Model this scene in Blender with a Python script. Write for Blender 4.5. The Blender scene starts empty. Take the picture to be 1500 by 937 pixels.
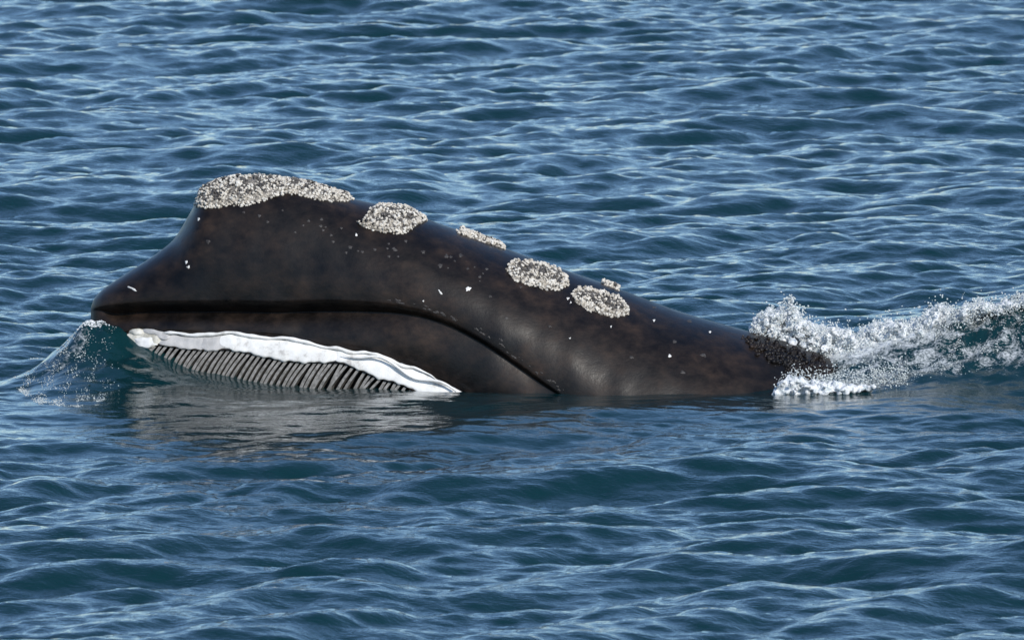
import bpy, math, random
import numpy as np
from mathutils import Vector

random.seed(7)
R = np.random.default_rng(11)
scene = bpy.context.scene
col = scene.collection

# ------------------------------------------------------------------ camera
LENS, SENSOR = 400.0, 36.0
PITCH = math.radians(4.4)
CAM = np.array([0.0, -96.0, 0.0])
SPX = SENSOR / LENS / 1500.0                    # tangent per photo pixel
ang_w = PITCH + math.atan((580 - 468.5) * SPX)  # ray to the waterline on the flank
CAM[2] = (96.0 - 1.2) * math.tan(ang_w)
cd = bpy.data.cameras.new('camera')
cam = bpy.data.objects.new('camera', cd)
col.objects.link(cam)
cam.location = CAM
cam.rotation_euler = (math.radians(90) - PITCH, 0, 0)
cd.lens, cd.sensor_width = LENS, SENSOR
cd.clip_end = 20000
cd.dof.use_dof = True
cd.dof.focus_distance = math.hypot(95.2, CAM[2] - 0.5)
cd.dof.aperture_fstop = 9
scene.camera = cam

# ------------------------------------------------------------------ sky, sun, exposure
SUN_EL, SUN_AZ = math.radians(32), math.radians(152)   # azimuth clockwise from +Y
world = bpy.data.worlds.new('World')
scene.world = world
world.use_nodes = True
wn = world.node_tree
sky = wn.nodes.new('ShaderNodeTexSky')
sky.sky_type = 'NISHITA'
sky.sun_disc = False
sky.sun_elevation = SUN_EL
sky.sun_rotation = SUN_AZ
sky.air_density, sky.dust_density, sky.ozone_density = 1.0, 0.3, 5.2
bg = wn.nodes['Background']
bg.inputs['Strength'].default_value = 0.15
wn.links.new(sky.outputs[0], bg.inputs['Color'])
sd = bpy.data.lights.new('sun', 'SUN')
sd.energy = 3.6
sd.angle = math.radians(0.5)
sd.color = (1.0, 0.95, 0.87)
sun = bpy.data.objects.new('sun', sd)
col.objects.link(sun)
sdir = Vector((math.sin(SUN_AZ) * math.cos(SUN_EL), math.cos(SUN_AZ) * math.cos(SUN_EL), math.sin(SUN_EL)))
sun.rotation_euler = sdir.to_track_quat('Z', 'Y').to_euler()
sun.location = (10, -20, 30)
vs = scene.view_settings
vs.view_transform, vs.look, vs.exposure, vs.gamma = 'Standard', 'None', 0.0, 1.0
vs.use_curve_mapping = False

# ------------------------------------------------------------------ helpers
cp, sp_ = math.cos(PITCH), math.sin(PITCH)

def at(px, py, Y):
    """world point at depth Y that the photograph shows at (px, py)"""
    px, py, Y = np.broadcast_arrays(np.asarray(px, float), np.asarray(py, float), np.asarray(Y, float))
    tx, ty = (px - 750) * SPX, (468.5 - py) * SPX
    dy = cp + ty * sp_
    dz = -sp_ + ty * cp
    k = (Y - CAM[1]) / dy
    return np.stack([CAM[0] + k * tx, Y, CAM[2] + k * dz], -1)

def proj(P):
    d = np.asarray(P) - CAM
    f = d[..., 1] * cp - d[..., 2] * sp_
    u = d[..., 1] * sp_ + d[..., 2] * cp
    return 750 + d[..., 0] / f / SPX, 468.5 - u / f / SPX

def curve(pts):
    """monotone cubic through (x, y) pairs"""
    p = np.array(pts, float)
    x, y = p[:, 0], p[:, 1]
    h = np.diff(x)
    d = np.diff(y) / h
    m = np.empty_like(y)
    m[0], m[-1] = d[0], d[-1]
    w1, w2 = 2 * h[1:] + h[:-1], h[1:] + 2 * h[:-1]
    same = d[:-1] * d[1:] > 0
    with np.errstate(all='ignore'):
        m[1:-1] = np.where(same, (w1 + w2) / (w1 / np.where(d[:-1] == 0, 1, d[:-1]) + w2 / np.where(d[1:] == 0, 1, d[1:])), 0)
    def f(q):
        q = np.asarray(q, float)
        i = np.clip(np.searchsorted(x, q) - 1, 0, len(h) - 1)
        t = np.clip((q - x[i]) / h[i], 0, 1)
        return ((1 + 2 * t) * (1 - t) ** 2 * y[i] + t * (1 - t) ** 2 * h[i] * m[i]
                + t * t * (3 - 2 * t) * y[i + 1] + t * t * (t - 1) * h[i] * m[i + 1])
    return f

def sm(a, b, x):
    t = np.clip((x - a) / (b - a), 0, 1)
    return t * t * (3 - 2 * t)

def mesh_np(name, V, F, mat, parent=None, smooth=True):
    V = np.ascontiguousarray(V, np.float32).reshape(-1, 3)
    F = np.ascontiguousarray(F, np.int32)
    n = F.shape[1]
    me = bpy.data.meshes.new(name)
    me.vertices.add(len(V))
    me.vertices.foreach_set('co', V.ravel())
    me.loops.add(F.size)
    me.loops.foreach_set('vertex_index', F.ravel())
    me.polygons.add(len(F))
    me.polygons.foreach_set('loop_start', np.arange(0, F.size, n, dtype=np.int32))
    me.polygons.foreach_set('loop_total', np.full(len(F), n, np.int32))
    me.update(calc_edges=True)
    me.validate()
    me.polygons.foreach_set('use_smooth', np.full(len(me.polygons), smooth, bool))
    me.materials.append(mat)
    o = bpy.data.objects.new(name, me)
    col.objects.link(o)
    if parent is not None:
        o.parent = parent
    return o

def grid_faces(n, m):
    i, j = np.meshgrid(np.arange(n - 1), np.arange(m - 1), indexing='ij')
    a = (i * m + j).ravel()
    return np.stack([a, a + m, a + m + 1, a + 1], 1)

def ico(sub):
    t = (1 + 5 ** .5) / 2
    v = [(-1, t, 0), (1, t, 0), (-1, -t, 0), (1, -t, 0), (0, -1, t), (0, 1, t), (0, -1, -t), (0, 1, -t), (t, 0, -1), (t, 0, 1), (-t, 0, -1), (-t, 0, 1)]
    f = [(0, 11, 5), (0, 5, 1), (0, 1, 7), (0, 7, 10), (0, 10, 11), (1, 5, 9), (5, 11, 4), (11, 10, 2), (10, 7, 6), (7, 1, 8),
         (3, 9, 4), (3, 4, 2), (3, 2, 6), (3, 6, 8), (3, 8, 9), (4, 9, 5), (2, 4, 11), (6, 2, 10), (8, 6, 7), (9, 8, 1)]
    v = [np.array(a) / np.linalg.norm(a) for a in v]
    for _ in range(sub):
        c, nf = {}, []
        def mid(a, b):
            k = (min(a, b), max(a, b))
            if k not in c:
                q = v[a] + v[b]
                v.append(q / np.linalg.norm(q)); c[k] = len(v) - 1
            return c[k]
        for a, b, d in f:
            ab, bd, da = mid(a, b), mid(b, d), mid(d, a)
            nf += [(a, ab, da), (b, bd, ab), (d, da, bd), (ab, bd, da)]
        f = nf
    return np.array(v), np.array(f)

ICO0, ICO1 = ico(0), ico(1)

def blobs(P, r, base, jitter=0.25, squash=None, rng=R):
    """many small lumps as one vertex / face set"""
    bv, bf = base
    n, k = len(P), len(bv)
    ax = rng.normal(size=(n, 3, 3))
    q, _ = np.linalg.qr(ax)
    V = np.einsum('nij,kj->nki', q, bv)
    V = V * (1 + rng.uniform(-jitter, jitter, (n, k, 1)))
    V = V * np.asarray(r)[:, None, None]
    if squash is not None:
        V = V * squash[:, None, :]
    V = V + P[:, None, :]
    F = bf[None] + (np.arange(n) * k)[:, None, None]
    return V.reshape(-1, 3), F.reshape(-1, 3)

# ------------------------------------------------------------------ materials
def mat(name, base=(.5, .5, .5), rough=.5, ior=1.45, spec=None):
    m = bpy.data.materials.new(name)
    m.use_nodes = True
    b = m.node_tree.nodes['Principled BSDF']
    b.inputs['Base Color'].default_value = (*base, 1)
    b.inputs['Roughness'].default_value = rough
    b.inputs['IOR'].default_value = ior
    if spec is not None:
        b.inputs['Specular IOR Level'].default_value = spec
    return m, m.node_tree.nodes, m.node_tree.links, b

def noise(N, L, vec, scale, detail=3, rough=.55, dist=0):
    n = N.new('ShaderNodeTexNoise')
    n.inputs['Scale'].default_value = scale
    n.inputs['Detail'].default_value = detail
    n.inputs['Roughness'].default_value = rough
    n.inputs['Distortion'].default_value = dist
    L.new(vec, n.inputs['Vector'])
    return n.outputs['Fac']

def mapping(N, L, vec, scale, rot=(0, 0, 0)):
    n = N.new('ShaderNodeMapping')
    n.inputs['Scale'].default_value = scale
    n.inputs['Rotation'].default_value = rot
    L.new(vec, n.inputs['Vector'])
    return n.outputs[0]

def ramp(N, L, fac, stops):
    n = N.new('ShaderNodeValToRGB')
    e = n.color_ramp.elements
    while len(e) < len(stops):
        e.new(.5)
    for el, (p, c) in zip(e, stops):
        el.position = p
        el.color = (*c, 1) if len(c) == 3 else c
    L.new(fac, n.inputs[0])
    return n.outputs[0]

def bump(N, L, h, strength, dist, normal=None):
    n = N.new('ShaderNodeBump')
    n.inputs['Strength'].default_value = strength
    n.inputs['Distance'].default_value = dist
    L.new(h, n.inputs['Height'])
    if normal is not None:
        L.new(normal, n.inputs['Normal'])
    return n.outputs[0]

def coords(N):
    return N.new('ShaderNodeTexCoord').outputs['Object']

# water
M_water, N, L, b = mat('sea_water', (.004, .026, .032), .04, 1.333)
c = coords(N)
h1 = noise(N, L, mapping(N, L, c, (1.0, 1.25, 1), (0, 0, .25)), 9, 3, .55, .3)
h2 = noise(N, L, mapping(N, L, c, (1.0, 1.5, 1), (0, 0, -.3)), 26, 2, .5, .2)
nb = bump(N, L, h1, .5, .024)
cal = N.new('ShaderNodeAttribute'); cal.attribute_name = 'chop'
L.new(cal.outputs['Fac'], nb.node.inputs['Strength'])
nb = bump(N, L, h2, .4, .007, nb)
L.new(cal.outputs['Fac'], nb.node.inputs['Strength'])
L.new(nb, b.inputs['Normal'])
# lacy foam where the sea is churned
at_n = N.new('ShaderNodeAttribute'); at_n.attribute_name = 'foam'
f1 = noise(N, L, mapping(N, L, c, (1, .8, 1)), 7, 5, .7, .8)
f2 = noise(N, L, c, 45, 3, .6)
def mth(op, a, b2):
    n = N.new('ShaderNodeMath'); n.operation = op; n.use_clamp = False
    for i, q in enumerate((a, b2)):
        if isinstance(q, (int, float)):
            n.inputs[i].default_value = q
        else:
            L.new(q, n.inputs[i])
    return n.outputs[0]
fs = mth('ADD', mth('MULTIPLY', f1, .65), mth('MULTIPLY', f2, .35))
fs = mth('ADD', fs, mth('MULTIPLY', at_n.outputs['Fac'], .42))
fmask = ramp(N, L, fs, [(.70, (0, 0, 0)), (.90, (1, 1, 1))])
mxf = N.new('ShaderNodeMix'); mxf.data_type = 'RGBA'
L.new(fmask, mxf.inputs['Factor'])
mxf.inputs['A'].default_value = (.004, .028, .034, 1)
mxf.inputs['B'].default_value = (.72, .75, .76, 1)
L.new(mxf.outputs['Result'], b.inputs['Base Color'])
L.new(ramp(N, L, fmask, [(0, (.04,) * 3), (1, (.5,) * 3)]), b.inputs['Roughness'])

# skin
M_skin, N, L, b = mat('wet_black_skin', rough=.36, ior=1.34)
c = coords(N)
n1 = noise(N, L, c, 1.6, 5, .6)
n2 = noise(N, L, mapping(N, L, c, (1, 1, 1.5)), 7, 5, .6)
ca = ramp(N, L, n1, [(.36, (.0042, .0035, .0035)), (.5, (.0112, .0076, .0059)), (.66, (.024, .0155, .0108))])
cb = ramp(N, L, n2, [(.34, (.40, .40, .40)), (.5, (.90, .90, .90)), (.70, (1.75, 1.65, 1.55))])
mx = N.new('ShaderNodeMix'); mx.data_type = 'RGBA'; mx.blend_type = 'MULTIPLY'
mx.inputs['Factor'].default_value = 1
L.new(ca, mx.inputs['A']); L.new(cb, mx.inputs['B'])
L.new(mx.outputs['Result'], b.inputs['Base Color'])
rr = ramp(N, L, n2, [(.3, (.42,) * 3), (.7, (.60,) * 3)])
L.new(rr, b.inputs['Roughness'])
b.inputs['Specular IOR Level'].default_value = .36
b.inputs['Coat Weight'].default_value = .42
b.inputs['Coat IOR'].default_value = 1.33
L.new(ramp(N, L, noise(N, L, c, 5, 4, .6), [(.35, (.26,) * 3), (.7, (.40,) * 3)]), b.inputs['Coat Roughness'])
hb = noise(N, L, c, 34, 4, .65)
nb = bump(N, L, n2, .16, .015)
nb = bump(N, L, hb, .3, .004, nb)
L.new(nb, b.inputs['Coat Normal'])
sc = noise(N, L, mapping(N, L, c, (.35, 1, 3.2), (0, .45, 0)), 16, 3, .6, .4)
nb = bump(N, L, ramp(N, L, sc, [(.46, (0,) * 3), (.5, (1,) * 3), (.54, (0,) * 3)]), .10, .004, nb)
L.new(nb, b.inputs['Normal'])

def mottled(name, stops, scale, rough, bstr=.5, bdist=.006):
    m, N, L, b = mat(name, rough=rough)
    c = coords(N)
    n = noise(N, L, c, scale, 4, .6)
    L.new(ramp(N, L, n, stops), b.inputs['Base Color'])
    L.new(bump(N, L, noise(N, L, c, scale * 2.5, 4, .6), bstr, bdist), b.inputs['Normal'])
    return m

M_pad = mottled('callosity_pad', [(.36, (.05, .045, .042)), (.5, (.22, .20, .17)), (.66, (.45, .41, .35))], 34, .7)
M_knob = mottled('callosity_knob', [(.33, (.36, .32, .26)), (.48, (.62, .57, .49)), (.66, (.76, .73, .66))], 16, .75)
M_knobdark = mottled('callosity_knob_dark', [(.3, (.035, .033, .035)), (.6, (.12, .11, .10))], 16, .7)
M_gum = mottled('white_gum', [(.31, (.44, .42, .40)), (.43, (.74, .73, .70)), (.6, (.84, .83, .81))], 9, .5, .4, .006)
M_gumgrey = mottled('grey_gum', [(.3, (.34, .33, .32)), (.5, (.46, .45, .44)), (.7, (.58, .56, .54))], 9, .5)
M_gumcream = mottled('cream_gum', [(.3, (.40, .37, .30)), (.5, (.62, .59, .51)), (.7, (.78, .75, .68))], 14, .5)
M_baleen = mottled('baleen', [(.3, (.11, .104, .096)), (.5, (.22, .21, .195)), (.7, (.33, .315, .30))], 30, .5)
M_scarw = mottled('white_scar', [(.3, (.62, .60, .56)), (.6, (.80, .79, .76))], 40, .6)
M_scarg = mottled('grey_scar', [(.3, (.024, .021, .020)), (.5, (.045, .040, .038)), (.7, (.09, .084, .078))], 40, .6)

M_foam = mottled('foam', [(.34, (.40, .47, .49)), (.46, (.70, .73, .75)), (.6, (.84, .85, .86))], 28, .4, .9, .012)
M_drop, N, L, b = mat('droplet', (.62, .66, .65), .12, 1.33)
M_bubble, N, L, b = mat('bubble', (.34, .42, .40), .12, 1.33)

# ------------------------------------------------------------------ sea
def ocean_tile(Lm, n, seed, lpeak, lmin, rms, wind, spread):
    g = np.random.default_rng(seed)
    k1 = 2 * np.pi * np.fft.fftfreq(n, Lm / n)
    kx, ky = np.meshgrid(k1, k1, indexing='ij')
    k = np.hypot(kx, ky); k[0, 0] = 1
    kp = 2 * np.pi / lpeak
    ct = np.abs(kx * wind[0] + ky * wind[1]) / k / math.hypot(*wind)
    P = np.exp(-1.25 * (kp / k) ** 2) / k ** 3.6 * (ct ** spread + .06) * np.exp(-(k * lmin / 6.28) ** 2)
    P[0, 0] = 0
    H = np.sqrt(P) * (g.normal(size=(n, n)) + 1j * g.normal(size=(n, n)))
    h = np.fft.ifft2(H).real
    s = rms / h.std()
    dx = np.fft.ifft2(1j * kx / k * H).real
    dy = np.fft.ifft2(1j * ky / k * H).real
    return np.stack([dx, dy, h], -1) * s, Lm, n

def sample(T, X, Y):
    D, Lm, n = T
    u, v = X / Lm * n, Y / Lm * n
    i, j = np.floor(u).astype(int), np.floor(v).astype(int)
    fu, fv = (u - i)[..., None], (v - j)[..., None]
    i0, j0, i1, j1 = i % n, j % n, (i + 1) % n, (j + 1) % n
    return (D[i0, j0] * (1 - fu) * (1 - fv) + D[i1, j0] * fu * (1 - fv) + D[i0, j1] * (1 - fu) * fv + D[i1, j1] * fu * fv)

WIND = (.30, -1.0)
TA = ocean_tile(67, 1024, 5, 7.0, .55, .054, WIND, 6.0)
TC = ocean_tile(43, 1024, 14, 2.8, .40, .023, (.80, -.60), 6.0)
TB = ocean_tile(19, 1024, 9, 0.9, .11, .0088, (.1, -1.0), 2.5)

def axis(parts):
    out = [parts[0][0]]
    for a, b_, s in parts:
        n = max(1, int(round((b_ - a) / s)))
        out += list(np.linspace(a, b_, n + 1)[1:])
    return np.array(out)

far = [40, 60, 90, 140, 220, 350, 600, 1000, 1800, 3200, 6000]
gx = axis([(-10, -5.2, .06), (-5.2, 5.2, .03), (5.2, 10, .06)])
gx = np.concatenate([-np.array(far[::-1], float), -np.linspace(32, 10.4, 40), gx, np.linspace(10.4, 32, 40), np.array(far, float)])
gy = axis([(-23, -4, .055), (-4, 3, .03), (3, 20, .06), (20, 72, .10)])
gy = np.concatenate([-np.array(far[:1:-1], float), -np.linspace(80, 23.5, 60), gy, np.linspace(72.5, 88, 24), np.array(far[2:], float)])

XN = at(137, 455, 0)[0]
CREST = curve([(1.4, 0), (2.0, .06), (2.5, .17), (2.9, .27), (3.45, .45), (4.3, .66), (4.9, .70), (5.8, .35), (7.5, 0), (9, 0)])

def mound(X, Y):
    dx = X - XN
    s = np.where(dx < 0, .40, .85)
    yc = -.25
    dy = Y - yc
    sy = np.where(dy < 0, .70, .8)
    q = np.sqrt((dx / s) ** 2 + (dy / sy) ** 2 + .03)
    bow = .66 * np.exp(-q ** 1.35)
    c = CREST(np.clip(X, 1.4, 9))
    dy = Y - .35
    wake = c * np.exp(-np.abs(dy / np.where(dy < 0, .95, .75)) ** 2.0)
    return bow, wake

def calm(X, Y):
    d = np.minimum(np.hypot((X + 1.7) / 2.7, (Y + 2.4) / 4.2), np.hypot((X - .6) / 4.0, (Y + 1.2) / 2.6))
    return 1 - .86 * np.exp(-d ** 2.2)

def sea_disp(X, Y):
    fade = np.clip(1 - (np.hypot(X, Y) - 60) / 120, 0, 1)
    k = calm(X, Y) * fade
    A = sample(TA, X * 1.0 + 3, Y + 8)
    grp = 1 + .30 * np.sin(X * .55 + Y * .13 + 1.0) + .35 * np.sin(Y * .37 - X * .21) + .22 * np.sin(Y * .83 + X * .34 + 2.0)
    A = A * np.clip(grp, .35, 1.9)[..., None] + sample(TC, X + 2, Y + 5) * np.clip(2 - grp, .4, 1.5)[..., None]
    B = sample(TB, X, Y)
    kb = np.clip(calm(X, Y) * 1.1, 0.30, 1) * fade
    D = A * k[..., None] + B * kb[..., None]
    bow, wake = mound(X, Y)
    D[..., 2] += bow + wake
    D[..., 2] += (sample(TB, Y * 1.9 + 4, X * 1.9)[..., 2]) * (wake * 5.5 + bow * 2.6)
    D[..., :2] *= .9
    return D

GX, GY = np.meshgrid(gx, gy, indexing='ij')
D = sea_disp(GX, GY)
V = np.stack([GX - D[..., 0] * .5, GY - D[..., 1] * .5, D[..., 2]], -1)
water = mesh_np('water', V, grid_faces(len(gx), len(gy)), M_water)
_, wk = mound(GX, GY)
fm = np.exp(-((GY - .15) / .55) ** 2) * sm(1.9, 2.5, GX) * (1 - .45 * sm(2.9, 4.2, GX)) * (1 - sm(5.5, 7, GX))
fm = np.maximum(fm, .75 * np.exp(-((GY + 1.0) / .35) ** 2) * sm(2.1, 2.3, GX) * (1 - sm(2.6, 3.6, GX)))
fm = np.maximum(fm, .50 * np.exp(-((GX - XN + .22) / .42) ** 2 - ((GY + .45) / .65) ** 2))
fm = np.maximum(fm, .56 * np.exp(-((GY + .45) / .5) ** 2) * sm(2.5, 3.0, GX) * (1 - sm(5.5, 7, GX)))
fm = np.maximum(fm, .70 * np.exp(-((GX - XN + .12) / .28) ** 2 - ((GY + .1) / .3) ** 2))
at_ = water.data.attributes.new('chop', 'FLOAT', 'POINT')
at_.data.foreach_set('value', (.42 * np.clip(calm(GX, GY), .45, 1)).ravel().astype(np.float32))
at_ = water.data.attributes.new('foam', 'FLOAT', 'POINT')
at_.data.foreach_set('value', fm.ravel().astype(np.float32))
water['kind'] = 'structure'

def sea_z(x, y):
    return sea_disp(np.asarray(x, float), np.asarray(y, float))[..., 2]

# ------------------------------------------------------------------ whale
whale = bpy.data.objects.new('right_whale', None)
col.objects.link(whale)
whale['label'] = 'black right whale with pale crusty callosities skimming the sea with baleen showing'
whale['category'] = 'whale'

TOP = curve([(133, 452), (136, 441), (145, 429), (160, 417), (200, 391), (230, 371), (255, 350), (275, 318), (290, 292), (305, 276), (330, 266),
             (365, 263), (420, 267), (470, 277), (510, 290), (550, 299), (590, 306), (625, 321), (680, 341), (740, 364), (800, 386), (900, 421),
             (1000, 458), (1080, 481), (1150, 500), (1210, 522), (1260, 548), (1350, 600), (1500, 690)])
LIP = curve([(133, 453), (150, 448), (180, 444), (250, 441), (320, 441), (400, 442), (480, 440), (560, 444), (610, 452), (650, 465), (700, 490),
             (760, 530), (820, 574), (900, 630), (1000, 660), (1500, 740)])
GTOP = curve([(133, 478), (184, 486), (195, 480), (215, 480), (238, 485), (284, 487), (338, 486), (376, 490), (427, 495), (478, 505), (524, 513),
              (574, 524), (608, 538), (650, 558), (695, 581), (760, 612), (900, 690), (1500, 790)])
GBOT = curve([(133, 490), (184, 492), (197, 503), (217, 509), (230, 506), (263, 510), (294, 513), (332, 513), (366, 518), (399, 526), (440, 531),
              (496, 532), (532, 545), (560, 557), (586, 563), (608, 574), (640, 584), (760, 640), (900, 720), (1500, 840)])
WID = curve([(133, 0), (136, .10), (142, .17), (155, .26), (180, .37), (220, .48), (280, .58), (350, .66), (450, .76), (600, .92), (800, 1.14),
             (950, 1.26), (1050, 1.28), (1150, 1.18), (1250, 1.1), (1500, 1.0)])
PEXP = curve([(133, .9), (250, 1.0), (300, .80), (420, .80), (560, .95), (800, 1.0), (1500, 1.0)])   # roundness of the crown

st = np.concatenate([np.linspace(133, 150, 18)[:-1], np.arange(150, 1500, 3.0)])
NT, NO, NB, NG, NW = 90, 8, 34, 16, 24

def ring(px):
    w = float(WID(px))
    k_lip = float(sm(133, 175, px) * (1 - sm(770, 860, px)))       # how deep the mouth line is cut
    back = 1 - .62 * float(sm(470, 680, px))
    wf = max(w - .15 * k_lip * back, w * .5)
    T = at(px, TOP(px), 0)
    Lp = at(px, LIP(px), -w)
    a = np.linspace(0, math.pi / 2, NT)
    fy = np.sin(a) ** PEXP(px)
    fz = np.cos(a)
    up = np.stack([T[0] + (Lp[0] - T[0]) * fy, -w * fy, Lp[2] + (T[2] - Lp[2]) * fz], -1)
    # rolled lip edge and the recess under it
    rec = at(px, LIP(px) + 13 * k_lip * back + 2, -wf)
    t = np.linspace(0, 1, NO + 1)[1:, None]
    ov = Lp + (rec - Lp) * t
    ov[:, 1] -= (.022 * k_lip * np.sin(t[:, 0] * math.pi * .8))
    # lower lip band
    gt = at(px, max(float(GTOP(px)), float(LIP(px)) + 16), -(w - .035 * k_lip))
    t = np.linspace(0, 1, NB + 1)[1:, None]
    band = rec + (gt - rec) * t
    band[:, 1] -= .05 * k_lip * np.sin(t[:, 0] * math.pi * .85) * min(1, w / .4)
    gb = at(px, max(float(GBOT(px)), float(LIP(px)) + 26), -(w + .02 * k_lip))
    t = np.linspace(0, 1, NG + 1)[1:, None]
    gum = gt + (gb - gt) * t
    # below the gum: stepped in behind the baleen, then round under the belly
    a = np.linspace(0, math.pi / 2, NW)[:, None]
    wi = max(w - .14 * k_lip, w * .5)
    zb = min(gb[2] - .5, -1.3)
    low = np.concatenate([gb[0] + 0 * a, -wi * np.cos(a), gb[2] + (zb - gb[2]) * np.sin(a)], 1)
    return np.concatenate([up, ov, band, gum, low])

rings = np.array([ring(p) for p in st])
# smooth along the body a little so that no station shows
def sm_axis(A, n):
    for _ in range(n):
        A[1:-1] = .25 * A[:-2] + .5 * A[1:-1] + .25 * A[2:]
    return A
rings = sm_axis(rings, 2)
# shallow folds and dents, seen as broken sheen
rd = np.random.default_rng(77)
dent = np.zeros(rings.shape[:2])
for _ in range(26):
    lam = rd.uniform(.16, .75)
    th = rd.uniform(-.9, .9)
    dent += lam * .012 * np.sin(2 * np.pi / lam * (rings[..., 0] * math.cos(th) + (rings[..., 2] - rings[..., 1] * .5) * math.sin(th)) + rd.uniform(0, 6.3))
env = sm(0, .22, -rings[..., 1])
env[:, NT + NO + NB - 4:] = 0
rings[..., 1] -= .16 * dent * env
farr = rings[:, :0:-1].copy()
farr[..., 1] *= -1
G = np.concatenate([farr, rings], 1)
J0 = rings.shape[1] - 1                   # column of the top ridge
body = mesh_np('body', G, grid_faces(*G.shape[:2])[:, ::-1], M_skin, whale)

# normals on the grid
dU = np.gradient(G, axis=0)
dV = np.gradient(G, axis=1)
GN = np.cross(dV, dU)
GN /= np.linalg.norm(GN, axis=-1, keepdims=True) + 1e-9
if GN[200, J0, 2] < 0:
    GN = -GN
PPX, PPY = proj(G)

def surf(px, t):
    """point and normal at station px and crown parameter t (0 ridge, 1 near lip, negative far side)"""
    px, t = np.broadcast_arrays(np.asarray(px, float), np.asarray(t, float))
    u = np.interp(px, st, np.arange(len(st)))
    v = J0 + t * (NT - 1)
    i = np.clip(np.floor(u).astype(int), 0, G.shape[0] - 2); j = np.clip(np.floor(v).astype(int), 0, G.shape[1] - 2)
    fu, fv = (u - i)[..., None], (v - j)[..., None]
    def lerp(A):
        return A[i, j] * (1 - fu) * (1 - fv) + A[i + 1, j] * fu * (1 - fv) + A[i, j + 1] * (1 - fu) * fv + A[i + 1, j + 1] * fu * fv
    n = lerp(GN)
    return lerp(G), n / (np.linalg.norm(n, axis=-1, keepdims=True) + 1e-9)

def t_of(px, py, lo=0, hi=None):
    hi = rings.shape[1] - NW - 1 if hi is None else hi
    u = int(np.argmin(np.abs(st - px)))
    yy = np.maximum.accumulate(PPY[u, J0 + lo:J0 + hi])
    return (lo + float(np.interp(py, yy + np.arange(len(yy)) * 1e-6, np.arange(len(yy))))) / (NT - 1)

# ---- callosities
def callosity(outline_lo, outline_hi, x0, x1, thick, seed, label, dens=1.0, dark=.3, rim=.16, hole=None):
    """outline_lo / outline_hi give crown parameter t of the near and far edge at station px"""
    g = np.random.default_rng(seed)
    nu, nv = int((x1 - x0) / 1.6) + 2, 46
    us = np.linspace(x0, x1, nu)
    tl = np.array([outline_lo(u) for u in us]); th = np.array([outline_hi(u) for u in us])
    q = np.linspace(0, 1, nv)
    TT = th[:, None] + (tl - th)[:, None] * q[None]
    P, Nn = surf(np.repeat(us[:, None], nv, 1), TT)
    e = np.minimum(np.minimum(np.arange(nu), np.arange(nu)[::-1])[:, None] / 6.0, np.minimum(np.arange(nv), np.arange(nv)[::-1])[None] / 4.0)
    nz = g.normal(size=(nu, nv))
    nz = (nz + np.roll(nz, 1, 0) + np.roll(nz, 1, 1)) / 3
    H = thick * sm(0, 1, e) * (1 + .28 * nz) - .006
    pad = mesh_np('callosity', P + Nn * H[..., None], grid_faces(nu, nv)[:, ::-1], M_pad, whale)
    pad['label'] = label
    pad.data.materials[0] = M_pad
    # crust of knobs
    area = np.linalg.norm(P[1:, 1:] - P[:-1, :-1], axis=-1) ** 2 * .5
    W = np.linalg.norm(np.cross(P[1:, :-1] - P[:-1, :-1], P[:-1, 1:] - P[:-1, :-1]), axis=-1)
    n = int(W.sum() / (.0185 ** 2) * dens)
    idx = g.choice(W.size, n, p=(W / W.sum()).ravel())
    ii, jj = np.unravel_index(idx, W.shape)
    uu = us[ii] + g.uniform(0, 1, n) * (us[1] - us[0])
    qq = q[jj] + g.uniform(0, 1, n) * (q[1] - q[0])
    tt = np.interp(uu, us, th) + (np.interp(uu, us, tl) - np.interp(uu, us, th)) * qq
    C, CN = surf(uu, tt)
    edge = np.minimum(np.minimum((uu - x0), (x1 - uu)) / (x1 - x0) * 2.0, np.minimum(qq, 1 - qq) * 1.0)
    s1 = np.sin(C[:, 0] * 47 + 3 * np.sin(C[:, 2] * 40) + seed) * .6 + np.sin(C[:, 2] * 70 + 2 * seed + 2 * np.sin(C[:, 0] * 30)) * .6
    isd = (g.uniform(0, 1, n) < np.where(edge < rim, .04, dark) + .35 * s1 * (edge > rim))
    keep = np.ones(n, bool)
    if hole is not None:
        keep = np.hypot((uu - hole[0]) / hole[2], (tt - hole[1]) / hole[3]) > 1
    r = g.uniform(.0065, .0155, n)
    hh = thick * sm(0, .12, edge) + g.uniform(-.005, .010, n) + thick * .4 * np.sin(C[:, 0] * 21 + seed) * np.sin(C[:, 1] * 24 + C[:, 2] * 17)
    ctr = C + CN * hh[:, None]
    for sel, m, nm in ((keep & ~isd, M_knob, 'pale_crust'), (keep & isd, M_knobdark, 'dark_crust')):
        Vb, Fb = blobs(ctr[sel], r[sel], ICO0, .35, None, g)
        o = mesh_np(nm, Vb, Fb, m, pad, smooth=False)
        o['kind'] = 'stuff'
    return pad

def near_edge(pts):
    f = curve(pts)
    return lambda u: t_of(u, float(f(u)))

lo = near_edge([(284, 301), (292, 304), (310, 306), (340, 302), (365, 302), (380, 297), (400, 290), (420, 285), (440, 287), (460, 292), (480, 295), (500, 295), (519, 293)])
hi = curve([(284, .05), (292, -.12), (320, -.42), (400, -.45), (480, -.30), (519, -.02)])
callosity(lo, lambda u: float(hi(u)), 285, 518, .026, 3, 'large bonnet callosity on the snout peak', dark=.42, rim=.1, hole=(370, .12, 8, .06))

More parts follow.
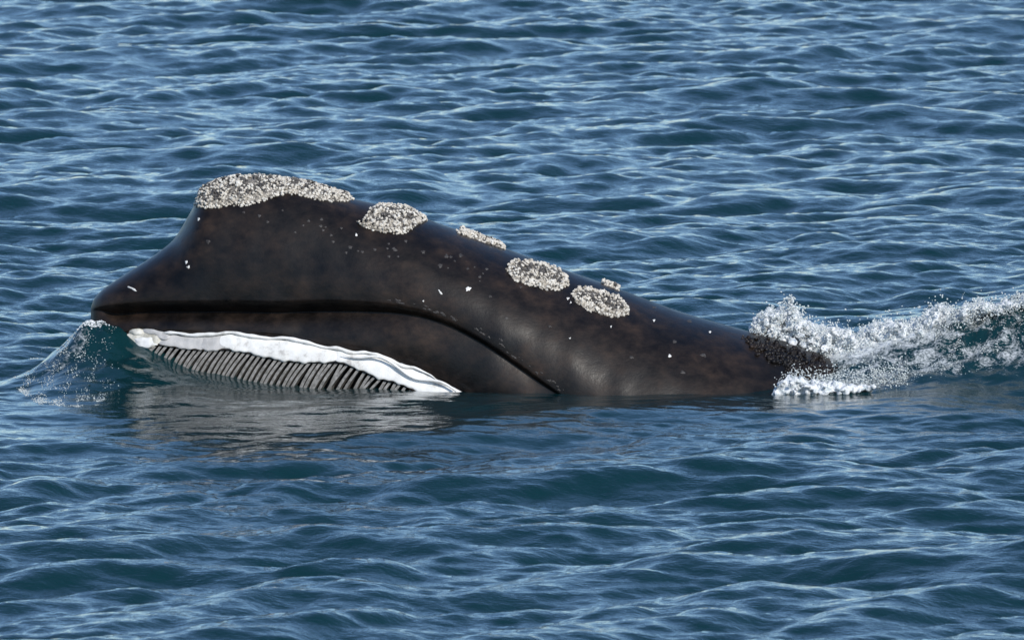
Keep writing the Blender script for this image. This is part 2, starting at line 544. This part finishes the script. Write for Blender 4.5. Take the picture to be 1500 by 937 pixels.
def ellipse_call(x0, x1, ytop, ybot, thick, seed, label, skew=0.0, dark=.6, rim=.24):
    cx, rx = (x0 + x1) / 2, (x1 - x0) / 2
    f1 = lambda u: math.sqrt(max(1e-4, 1 - min(1, abs((u - cx) / rx)) ** 2.4))
    cy, ry = (ytop + ybot) / 2, (ybot - ytop) / 2
    wob = lambda u: 1.2 * math.sin(u * .31 + seed) + 1.0 * math.sin(u * .77 + 2 * seed)
    L_ = lambda u: t_of(u, cy + skew * (u - cx) + ry * f1(u) + wob(u))
    H_ = lambda u: t_of(u, max(cy + skew * (u - cx) - ry * f1(u) - wob(u + 40), float(TOP(u)) + 1.5))
    return callosity(L_, H_, x0, x1, thick, seed, label, dark=dark, rim=rim)

lo2 = near_edge([(519, 318), (524, 327), (540, 336), (560, 341), (585, 343), (600, 339), (612, 330), (624, 324)])
hi2 = curve([(519, .62), (526, .48), (545, .18), (565, -.02), (600, -.05), (624, .08)])
callosity(lo2, lambda u: min(float(hi2(u)), lo2(u) - .01), 519, 624, .022, 5, 'oval callosity below the ridge behind the bonnet', dark=.5, rim=.24)
lo3 = near_edge([(668, 340), (680, 345), (700, 352), (720, 359), (740, 366)])
hi3 = curve([(668, -.03), (685, -.25), (715, -.25), (740, -.03)])
callosity(lo3, lambda u: float(hi3(u)), 669, 739, .024, 8, 'narrow callosity on the back ridge', dark=.34)
ellipse_call(741, 833, 385, 422, .016, 13, 'oval callosity ringed with pale crust', skew=.22)
ellipse_call(838, 921, 426, 461, .016, 17, 'oval callosity farthest back on the flank', skew=.27)
lo6 = near_edge([(880, 415), (890, 419), (908, 426)])
callosity(lo6, lambda u: -.16 + .12 * abs(u - 894) / 14, 881, 907, .02, 21, 'small callosity peeping over the back ridge', dark=.3)

# ---- scars
def scar(px, py, rx, ry, ang, m, name, h=.004):
    n = 14
    V = [None]
    ca_, sa = math.cos(ang), math.sin(ang)
    pts = [(0, 0)]
    for rr_ in (.6, 1.0):
        for k in range(n):
            a = k / n * 2 * math.pi
            q = rr_ * (1 + .18 * math.sin(3 * a + px) + .12 * math.sin(5 * a + py))
            x, y = rx * q * math.cos(a), ry * q * math.sin(a)
            pts.append((x * ca_ - y * sa, x * sa + y * ca_))
    ps = []
    for i, (x, y) in enumerate(pts):
        t = t_of(px + x, py + y)
        p, nn = surf(px + x, t)
        ps.append(p + nn * (h if i == 0 else h * .9 if i <= n else -.002))
    F = []
    for k in range(n):
        k2 = (k + 1) % n
        F.append((0, 1 + k, 1 + k2, 1 + k2))
    tri = [(0, 1 + k, 1 + (k + 1) % n) for k in range(n)]
    for k in range(n):
        k2 = (k + 1) % n
        tri += [(1 + k, 1 + n + k, 1 + n + k2), (1 + k, 1 + n + k2, 1 + k2)]
    return mesh_np(name, np.array(ps), np.array(tri)[:, ::-1], m, whale)

for a in [(194, 423, 9, 1.6, .48), (273, 384, 2.2, 2.6, 0), (276, 391, 2.4, 2.6, .4), (291, 321, 2, 2.4, 0), (645, 428, 5.5, 1.4, .9), (686, 423, 4.6, 3.4, -.3),
          (656, 393, 0, 0, 0), (522, 344, 1.8, 2.4, 0), (620, 441, 1.6, 1.6, 0), (626, 479, 0, 0, 0), (832, 437, 2.4, 2.0, 0), (836, 443, 1.4, 1.4, 0), (981, 521, 2.6, 2.6, 0),
          (958, 469, 2.0, 1.8, 0), (895, 478, 1.4, 1.4, 0), (835, 495, 1.6, 1.2, 0), (1040, 486, 2, 1.8, 0), (756, 411, 1.5, 1.5, 0), (862, 452, 1.3, 1.3, 0)]:
    if a[2]:
        scar(*a, M_scarw, 'white_scar')
gr = np.random.default_rng(4)
spots = [(305, 354, 4, 4), (654, 375, 4, 4), (645, 389, 4.5, 4), (675, 374, 4, 3.5), (620, 369, 4, 3), (718, 434, 3, 2.5), (640, 346, 0, 0), (488, 354, 3, 2.5), (513, 362, 4, 3),
         (507, 370, 2.5, 2.5), (470, 331, 3.5, 2.5), (500, 334, 3, 2), (380, 316, 3, 3), (392, 325, 3, 2.5), (357, 311, 3, 2), (579, 366, 4, 3), (414, 308, 2, 2), (805, 478, 3.5, 1.6),
         (742, 466, 3, 3), (763, 420, 3, 2), (713, 394, 3, 2), (925, 523, 4, 2.5), (958, 450, 4, 2), (1010, 470, 5, 3), (1030, 520, 6, 3), (988, 500, 4, 3), (1000, 545, 5, 3)]
for x, y, a, b_ in spots:
    if a:
        scar(x, y, a * .9, b_ * .9, .2, M_scarg, 'grey_scar', .003)
for k in range(26):
    x = gr.uniform(420, 720)
    y = float(TOP(x)) + gr.uniform(35, 75)
    r_ = gr.uniform(1.2, 2.4)
    if not (505 < x < 640 and y < 350):
        scar(x, y, r_ * 1.2, r_, 0, M_scarg, 'grey_scar', .002)

for k in range(46):
    x = gr.uniform(560, 835)
    r_ = gr.uniform(.9, 2.3)
    y = float(LIP(x)) - 2.0 - abs(gr.normal()) * 4
    scar(x, y, r_ * gr.uniform(1.3, 2.8), r_ * .8, math.atan2(float(LIP(x + 4) - LIP(x - 4)), 8), M_scarg, 'worn_patch', .002)

# ---- rough, water-streaked skin where the back goes under
n = 2600
px = g2 = np.random.default_rng(8).uniform(1078, 1245, n)
q = np.random.default_rng(9).uniform(0, 1, n)
hgt = np.interp(px, [1078, 1110, 1160, 1245], [10, 32, 50, 50])
tq = np.array([t_of(a, float(TOP(a)) + 2 + b2 * c2) for a, b2, c2 in zip(px, hgt, q)])
C, CN = surf(px, tq)
rg = np.random.default_rng(10)
lump = C + CN * rg.uniform(-.004, .012, n)[:, None]
qe = np.minimum(q, 1 - q) * 2 + .25 * np.sin(px * .19) + .2 * np.sin(px * .47 + 1)
live = rg.uniform(0, 1, n) < np.clip(qe, .05, 1) * sm(1074, 1150, px)
lump, n = lump[live], int(live.sum())
sel = rg.uniform(0, 1, n) < .62
for q2, m_, nm in ((sel, M_skin, 'rough_skin'), (~sel, M_scarg, 'rough_skin_flecks')):
    Vb, Fb = blobs(lump[q2], rg.uniform(.006, .024, n)[q2] * (1 if m_ is M_skin else .45), ICO1 if m_ is M_skin else ICO0, .25, None, rg)
    o = mesh_np(nm, Vb, Fb, m_, whale)
    o['kind'] = 'stuff'

# ---- gum strip along the upper jaw
def gum_strip(x0, x1, f0, f1, lift, m, name, seed, wav=.006, taper=8):
    us = np.arange(x0, x1 + .1, 2.0)
    q = np.linspace(0, 1, 18)
    V = np.empty((len(us), len(q), 3))
    g = np.random.default_rng(seed)
    ph = g.uniform(0, 6, 6)
    for i, u in enumerate(us):
        w = float(WID(u))
        k_lip = 1 - sm(770, 860, u)
        ya, yb = float(GTOP(u)), float(GBOT(u))
        end = min(1, (u - x0) / taper, (x1 - u) / taper)
        end = max(end, 0) ** .5
        mid = (f0 + f1) / 2
        for j, qq in enumerate(q):
            f = mid + (f0 - mid + (f1 - f0) * qq) * (.35 + .65 * end)
            f += .03 * math.sin(u * .19 + ph[0]) + .02 * math.sin(u * .43 + ph[1])
            py = ya + (yb - ya) * f
            wy = (w - .035 * k_lip) + (.055 * k_lip) * f
            crown = .6 * lift * math.sin(math.pi * min(max(qq, 0), 1)) ** .25 * end
            rip = wav * (math.sin(u * .055 + ph[2] + 2 * qq) + .5 * math.sin(u * .16 + ph[3] + 5 * qq) + .25 * math.sin(u * .41 + ph[4]))
            rip *= .6 * math.sin(math.pi * qq)
            V[i, j] = at(u, py, -(wy + crown + rip - .006))
    return mesh_np(name, V, grid_faces(len(us), len(q))[:, ::-1], m, whale)

gum_strip(184, 240, .05, 1.0, .03, M_gumcream, 'gum_tip', 1, .009, 14)
gum_strip(195, 232, .48, 1.06, .06, M_gum, 'gum_lobe', 11, .012, 12)
gum_strip(188, 212, .0, .45, .055, M_gumcream, 'gum_lobe', 12, .012, 9)
gum_strip(226, 250, .0, .6, .05, M_gumgrey, 'torn_skin_flap', 13, .014, 8)
gum_strip(205, 244, -.15, .35, .05, M_gumgrey, 'torn_skin_flap', 2, .012, 10)
gum_strip(230, 306, .16, 1.0, .024, M_gumgrey, 'gum_plate', 3, .006, 12)
gum_strip(276, 344, .14, 1.02, .034, M_gumgrey, 'gum_plate', 4, .008, 26)
gum_strip(314, 500, .06, 1.0, .042, M_gum, 'gum_plate', 5, .005, 26)
gum_strip(486, 690, .02, .98, .034, M_gum, 'gum_plate', 6, .006, 14)

def tube(pts, r, m, name, parent, sides=10):
    pts = np.asarray(pts)
    T = np.gradient(pts, axis=0); T /= np.linalg.norm(T, axis=1, keepdims=True)
    upv = np.array([0, 0, 1.0])
    B = np.cross(T, upv); B /= np.linalg.norm(B, axis=1, keepdims=True)
    C = np.cross(B, T)
    a = np.linspace(0, 2 * math.pi, sides, endpoint=False)
    r = np.broadcast_to(np.asarray(r, float), (len(pts),))
    V = pts[:, None] + r[:, None, None] * (B[:, None] * np.cos(a)[None, :, None] + C[:, None] * np.sin(a)[None, :, None])
    i, j = np.meshgrid(np.arange(len(pts) - 1), np.arange(sides), indexing='ij')
    A = (i * sides + j).ravel(); Bq = (i * sides + (j + 1) % sides).ravel()
    return mesh_np(name, V, np.stack([A, Bq, Bq + sides, A + sides], 1), m, parent)

us = np.arange(238, 640, 2.0)
wob = 1.2 * np.sin(us * .07) + .5 * np.sin(us * .16 + 1) + sm(480, 520, us) * 3.5 * np.sin(us * .085 + 2)
pts = at(us, GTOP(us) + 2.5 + np.maximum(wob, -2.0), -(WID(us) - .035 + .024))
rr_ = (.013 + .003 * np.sin(us * .09) + .0015 * np.sin(us * .31)) * sm(236, 250, us) * (1 - sm(600, 642, us) * .9) + .002
tube(pts, rr_, M_gum, 'gum_edge', whale)
us = np.arange(500, 690, 2.0)
pts = at(us, GTOP(us) + (GBOT(us) - GTOP(us)) * (.25 + .18 * np.sin(us * .065)) + 1, -(WID(us) + .03))
tube(pts, (.009 + .002 * np.sin(us * .12)) * sm(498, 520, us) + .002, M_gum, 'gum_fold', whale)

# ---- baleen plates, one mesh shared in a few shapes
HBOT = curve([(215, 508), (222, 512), (263, 528), (299, 537), (338, 546), (376, 552), (427, 560), (478, 566), (552, 576), (620, 588)])
gb_ = np.random.default_rng(21)
u = 221.0
k = 0
while u < 606:
    w = float(WID(u))
    y0, y1 = float(GBOT(u)) - 3, float(HBOT(u)) + 16
    lean = .62 + .05 * gb_.normal() + .12 * gb_.normal() * float(sm(480, 560, u))
    ln = y1 - y0
    n = 8
    V = []
    for i in range(n):
        f = i / (n - 1)
        cx = u + 4 - lean * ln * f - 3.2 * math.sin(f * 3.0)
        cy = y0 + ln * f
        # each plate faces forward: outer edge near, inner edge deep in the mouth
        d0 = w + .004 - .02 * f + .012 * math.sin(f * 3.1)
        hw = 3.3 * (1 - .12 * f)
        V.append(at(cx - hw, cy, -d0)); V.append(at(cx + hw * .7, cy - .8, -(d0 + .004)))
        V.append(at(cx + hw + 2.6, cy - 1, -(d0 - .13)))
        V.append(at(cx + hw * .1 + 1.2, cy, -(d0 - .13)))
    F = []
    for i in range(n - 1):
        a = i * 4
        for s in range(4):
            s2 = (s + 1) % 4
            F.append((a + s, a + s2, a + 4 + s2, a + 4 + s))
    F += [(0, 3, 2, 1), (4 * n - 4, 4 * n - 3, 4 * n - 2, 4 * n - 1)]
    mesh_np('baleen_plate', np.array(V), np.array(F), M_baleen, whale, smooth=False)
    u += 8.0 + .6 * gb_.normal()

# ------------------------------------------------------------------ foam, spray, bubbles
def stuff(name, V, F, m, label, cat, smooth=True):
    o = mesh_np(name, V, F, m, None, smooth)
    o['kind'] = 'stuff'
    o['label'] = label
    o['category'] = cat
    return o

FT = curve([(1095, 482), (1104, 470), (1120, 452), (1138, 449), (1150, 444), (1160, 447), (1175, 462), (1200, 474), (1225, 478), (1250, 484), (1275, 474), (1300, 468),
            (1330, 470), (1352, 462), (1365, 447), (1385, 446), (1400, 452), (1425, 441), (1440, 440), (1455, 447), (1480, 436), (1510, 428)])
FB = curve([(1095, 486), (1120, 492), (1160, 505), (1200, 520), (1250, 520), (1300, 506), (1350, 494), (1400, 474), (1450, 456), (1510, 444)])
g = np.random.default_rng(33)

def foam_pts(n, x0, x1, top, bot, ymid, ythick, power=1.0, ragged=6):
    px = g.uniform(x0, x1, n)
    rag = ragged * (np.sin(px * .33) * .5 + np.sin(px * .81 + 1) * .35 + np.sin(px * 1.7 + 2) * .3)
    q = g.uniform(0, 1, n) ** power
    py = top(px) - rag * .6 + (bot(px) - top(px) + rag * .6) * q
    return px, py, at(px, py, ymid + g.normal(size=n) * ythick), q

def foam_mass(name, P, r, label, voxel=.011):
    V, F = blobs(P, r, ICO1, .15)
    o = stuff(name, V, F, M_foam, label, 'foam')
    m = o.modifiers.new('remesh', 'REMESH'); m.mode = 'VOXEL'; m.voxel_size = voxel; m.use_smooth_shade = True
    for size, k in ((.11, .05), (.032, .035)):
        t = bpy.data.textures.new('foam_noise', 'CLOUDS'); t.noise_scale = size; t.noise_depth = 3
        m = o.modifiers.new('lumps', 'DISPLACE'); m.texture = t; m.strength = k; m.mid_level = .55; m.texture_coords = 'LOCAL'
    return o

def spray(name, P, r, m, label, jitter=.35):
    V, F = blobs(P, r, ICO0, jitter)
    return stuff(name, V, F, m, label, 'spray')

px, py, P, q = foam_pts(2600, 1103, 1508, lambda x: FT(x) + 7, FB, .30, .12)
foam_mass('splash_foam', P, g.uniform(.016, .045, len(P)), 'white foam thrown up behind the whale along the wake crest')
px, py, P, q = foam_pts(6000, 1098, 1510, lambda x: FT(x) - 2, lambda x: FB(x) + 9, .10, .14, 1.0, 10)
r2 = g.uniform(.0025, .008, len(P)) * np.where(g.uniform(0, 1, len(P)) < .08, 1.7, 1)
px = np.concatenate([1158 + g.normal(size=120) * 3.0, 1170 + g.normal(size=40) * 6, g.uniform(1100, 1500, 150)])
py = np.concatenate([g.uniform(432, 456, 120), g.uniform(448, 462, 40), FT(px[160:]) - np.abs(g.normal(size=150)) * 8])
P3 = at(px, py, .2 + g.normal(size=len(px)) * .08)
spray('splash_spray', np.concatenate([P, P3]), np.concatenate([r2, g.uniform(.003, .009, len(P3))]), M_drop, 'fine white spray over the foam behind the whale')
px = 1158 + g.normal(size=50) * 2.2; py = g.uniform(434, 460, 50)
foam_mass('spray_jet', at(px, py, .2 + g.normal(size=50) * .015), g.uniform(.008, .018, 50), 'thin jet of foam leaping above the splash', .007)

# foam churning in the notch under the flank
n = 900
px = 1132 + 150 * g.beta(1.1, 1.7, n)
tb = np.interp(px, [1132, 1142, 1156, 1180, 1215, 1240, 1285], [578, 562, 550, 556, 560, 562, 566])
bb = np.interp(px, [1132, 1180, 1230, 1285], [584, 583, 577, 569])
P = at(px, tb + (bb - tb) * g.uniform(0, 1, n) ** .8, -1.22 + g.normal(size=n) * .05)
foam_mass('flank_foam', P, g.uniform(.010, .026, n), 'small patch of white foam at the whale flank waterline')
n = 1500
px = g.uniform(1134, 1330, n)
P = at(px, np.interp(px, [1132, 1160, 1240, 1330], [575, 556, 556, 545]) + g.normal(size=n) * 9, -1.15 + g.normal(size=n) * .07)
P[:, 2] = np.maximum(P[:, 2], sea_z(P[:, 0], P[:, 1]))
spray('flank_spray', P, g.uniform(.003, .008, n), M_drop, 'droplets around the foam patch at the whale flank')

def on_sea(x, y, r, lift=.3):
    return np.stack([x, y, sea_z(x, y) + r * lift], -1)

def sea_hit(px, py):
    """points of the sea surface seen at px, py (fixed-point search)"""
    Y = np.full(px.shape, -.9)
    best = None
    lo_, hi_ = np.full(px.shape, -3.5), np.full(px.shape, 3.0)
    ys = np.linspace(-3.5, 3.0, 220)
    out = np.full(px.shape, np.nan)
    for y in ys:
        p = at(px, py, y)
        hit = np.isnan(out) & (sea_z(p[:, 0], p[:, 1]) >= p[:, 2])
        out[hit] = y
    ok = ~np.isnan(out)
    p = at(px[ok], py[ok], out[ok])
    return p, ok

# bubbles over the bow wave
def scatter_photo(n, poly_top, poly_bot, x0, x1, clump):
    px = g.uniform(x0, x1, n)
    t, b2 = poly_top(px), poly_bot(px)
    py = t + (b2 - t) * g.uniform(0, 1, n)
    return px, py

bt = curve([(20, 548), (60, 512), (95, 490), (135, 466), (185, 474), (200, 500)])
bb = curve([(20, 566), (60, 592), (130, 596), (170, 570), (200, 540)])
px, py = scatter_photo(17000, bt, bb, 20, 195, 0)
rim = np.exp(-((py - bb(px)) / 12) ** 2) + 1.2 * np.exp(-((py - bt(px)) / 7) ** 2) + .40 * np.exp(-((px - 110) / 70) ** 2)
rim *= (.35 + .5 * (np.sin(px * .21 + py * .1) + np.sin(px * .07 - py * .23))) * (1 - sm(120, 185, px))
keep = g.uniform(0, 1, len(px)) < rim
p, ok = sea_hit(px[keep], py[keep])
r = g.uniform(.0012, .0042, len(p)) * np.where(g.uniform(0, 1, len(p)) < .05, 1.9, 1)
V, F = blobs(p + np.array([0, 0, .002]), r, ICO0, .2)
stuff('bow_bubbles', V, F, M_drop, 'bubbles and droplets on the bow wave at the whale snout', 'bubbles')
# white water at the lip of the bow wave
n = 900
px = np.concatenate([g.normal(size=500) * 11 + 138, g.uniform(88, 140, 400)])
py = np.concatenate([np.abs(g.normal(size=500)) * 6 + 464, bt(px[500:]) + np.abs(g.normal(size=400)) * 3])
p, ok = sea_hit(px, py)
V, F = blobs(p, g.uniform(.003, .009, len(p)), ICO0, .3)
stuff('snout_foam', V, F, M_foam, 'thin white foam where the snout cuts the water', 'foam')

# bubbles streaming over the face of the wake
wt = curve([(1200, 520), (1300, 505), (1400, 478), (1500, 452)])
wb = curve([(1200, 580), (1300, 566), (1400, 550), (1500, 530)])
px, py = scatter_photo(30000, wt, wb, 1190, 1505, 0)
pat = np.sin(px * .05 + py * .11) + np.sin(px * .021 - py * .17 + 1) + np.sin(px * .11 + py * .03 + 2) * .7
keep = g.uniform(0, 1, len(px)) < np.clip(.34 + .3 * pat + .6 * np.exp(-((py - wt(px)) / 14) ** 2) + .5 * (1 - sm(1200, 1330, px)), .03, 1)
p, ok = sea_hit(px[keep], py[keep])
r = g.uniform(.0012, .0045, len(p)) * np.where(g.uniform(0, 1, len(p)) < .05, 1.9, 1)
V, F = blobs(p, r, ICO0, .25)
stuff('wake_bubbles', V, F, M_drop, 'bubbles streaming over the green wave behind the whale', 'bubbles')
# stray bubbles on the sea beyond
p = np.concatenate([np.stack([4.2 + g.normal(size=130) * .33, 9.0 + g.normal(size=130) * .5], -1), np.stack([g.uniform(2.2, 6.0, 60), g.uniform(4, 9, 60)], -1)])
z = sea_z(p[:, 0], p[:, 1])
V, F = blobs(np.concatenate([p, z[:, None]], 1), g.uniform(.005, .014, len(p)), ICO0, .25)
stuff('far_bubbles', V, F, M_drop, 'stray bubbles on the sea beyond the splash', 'bubbles')
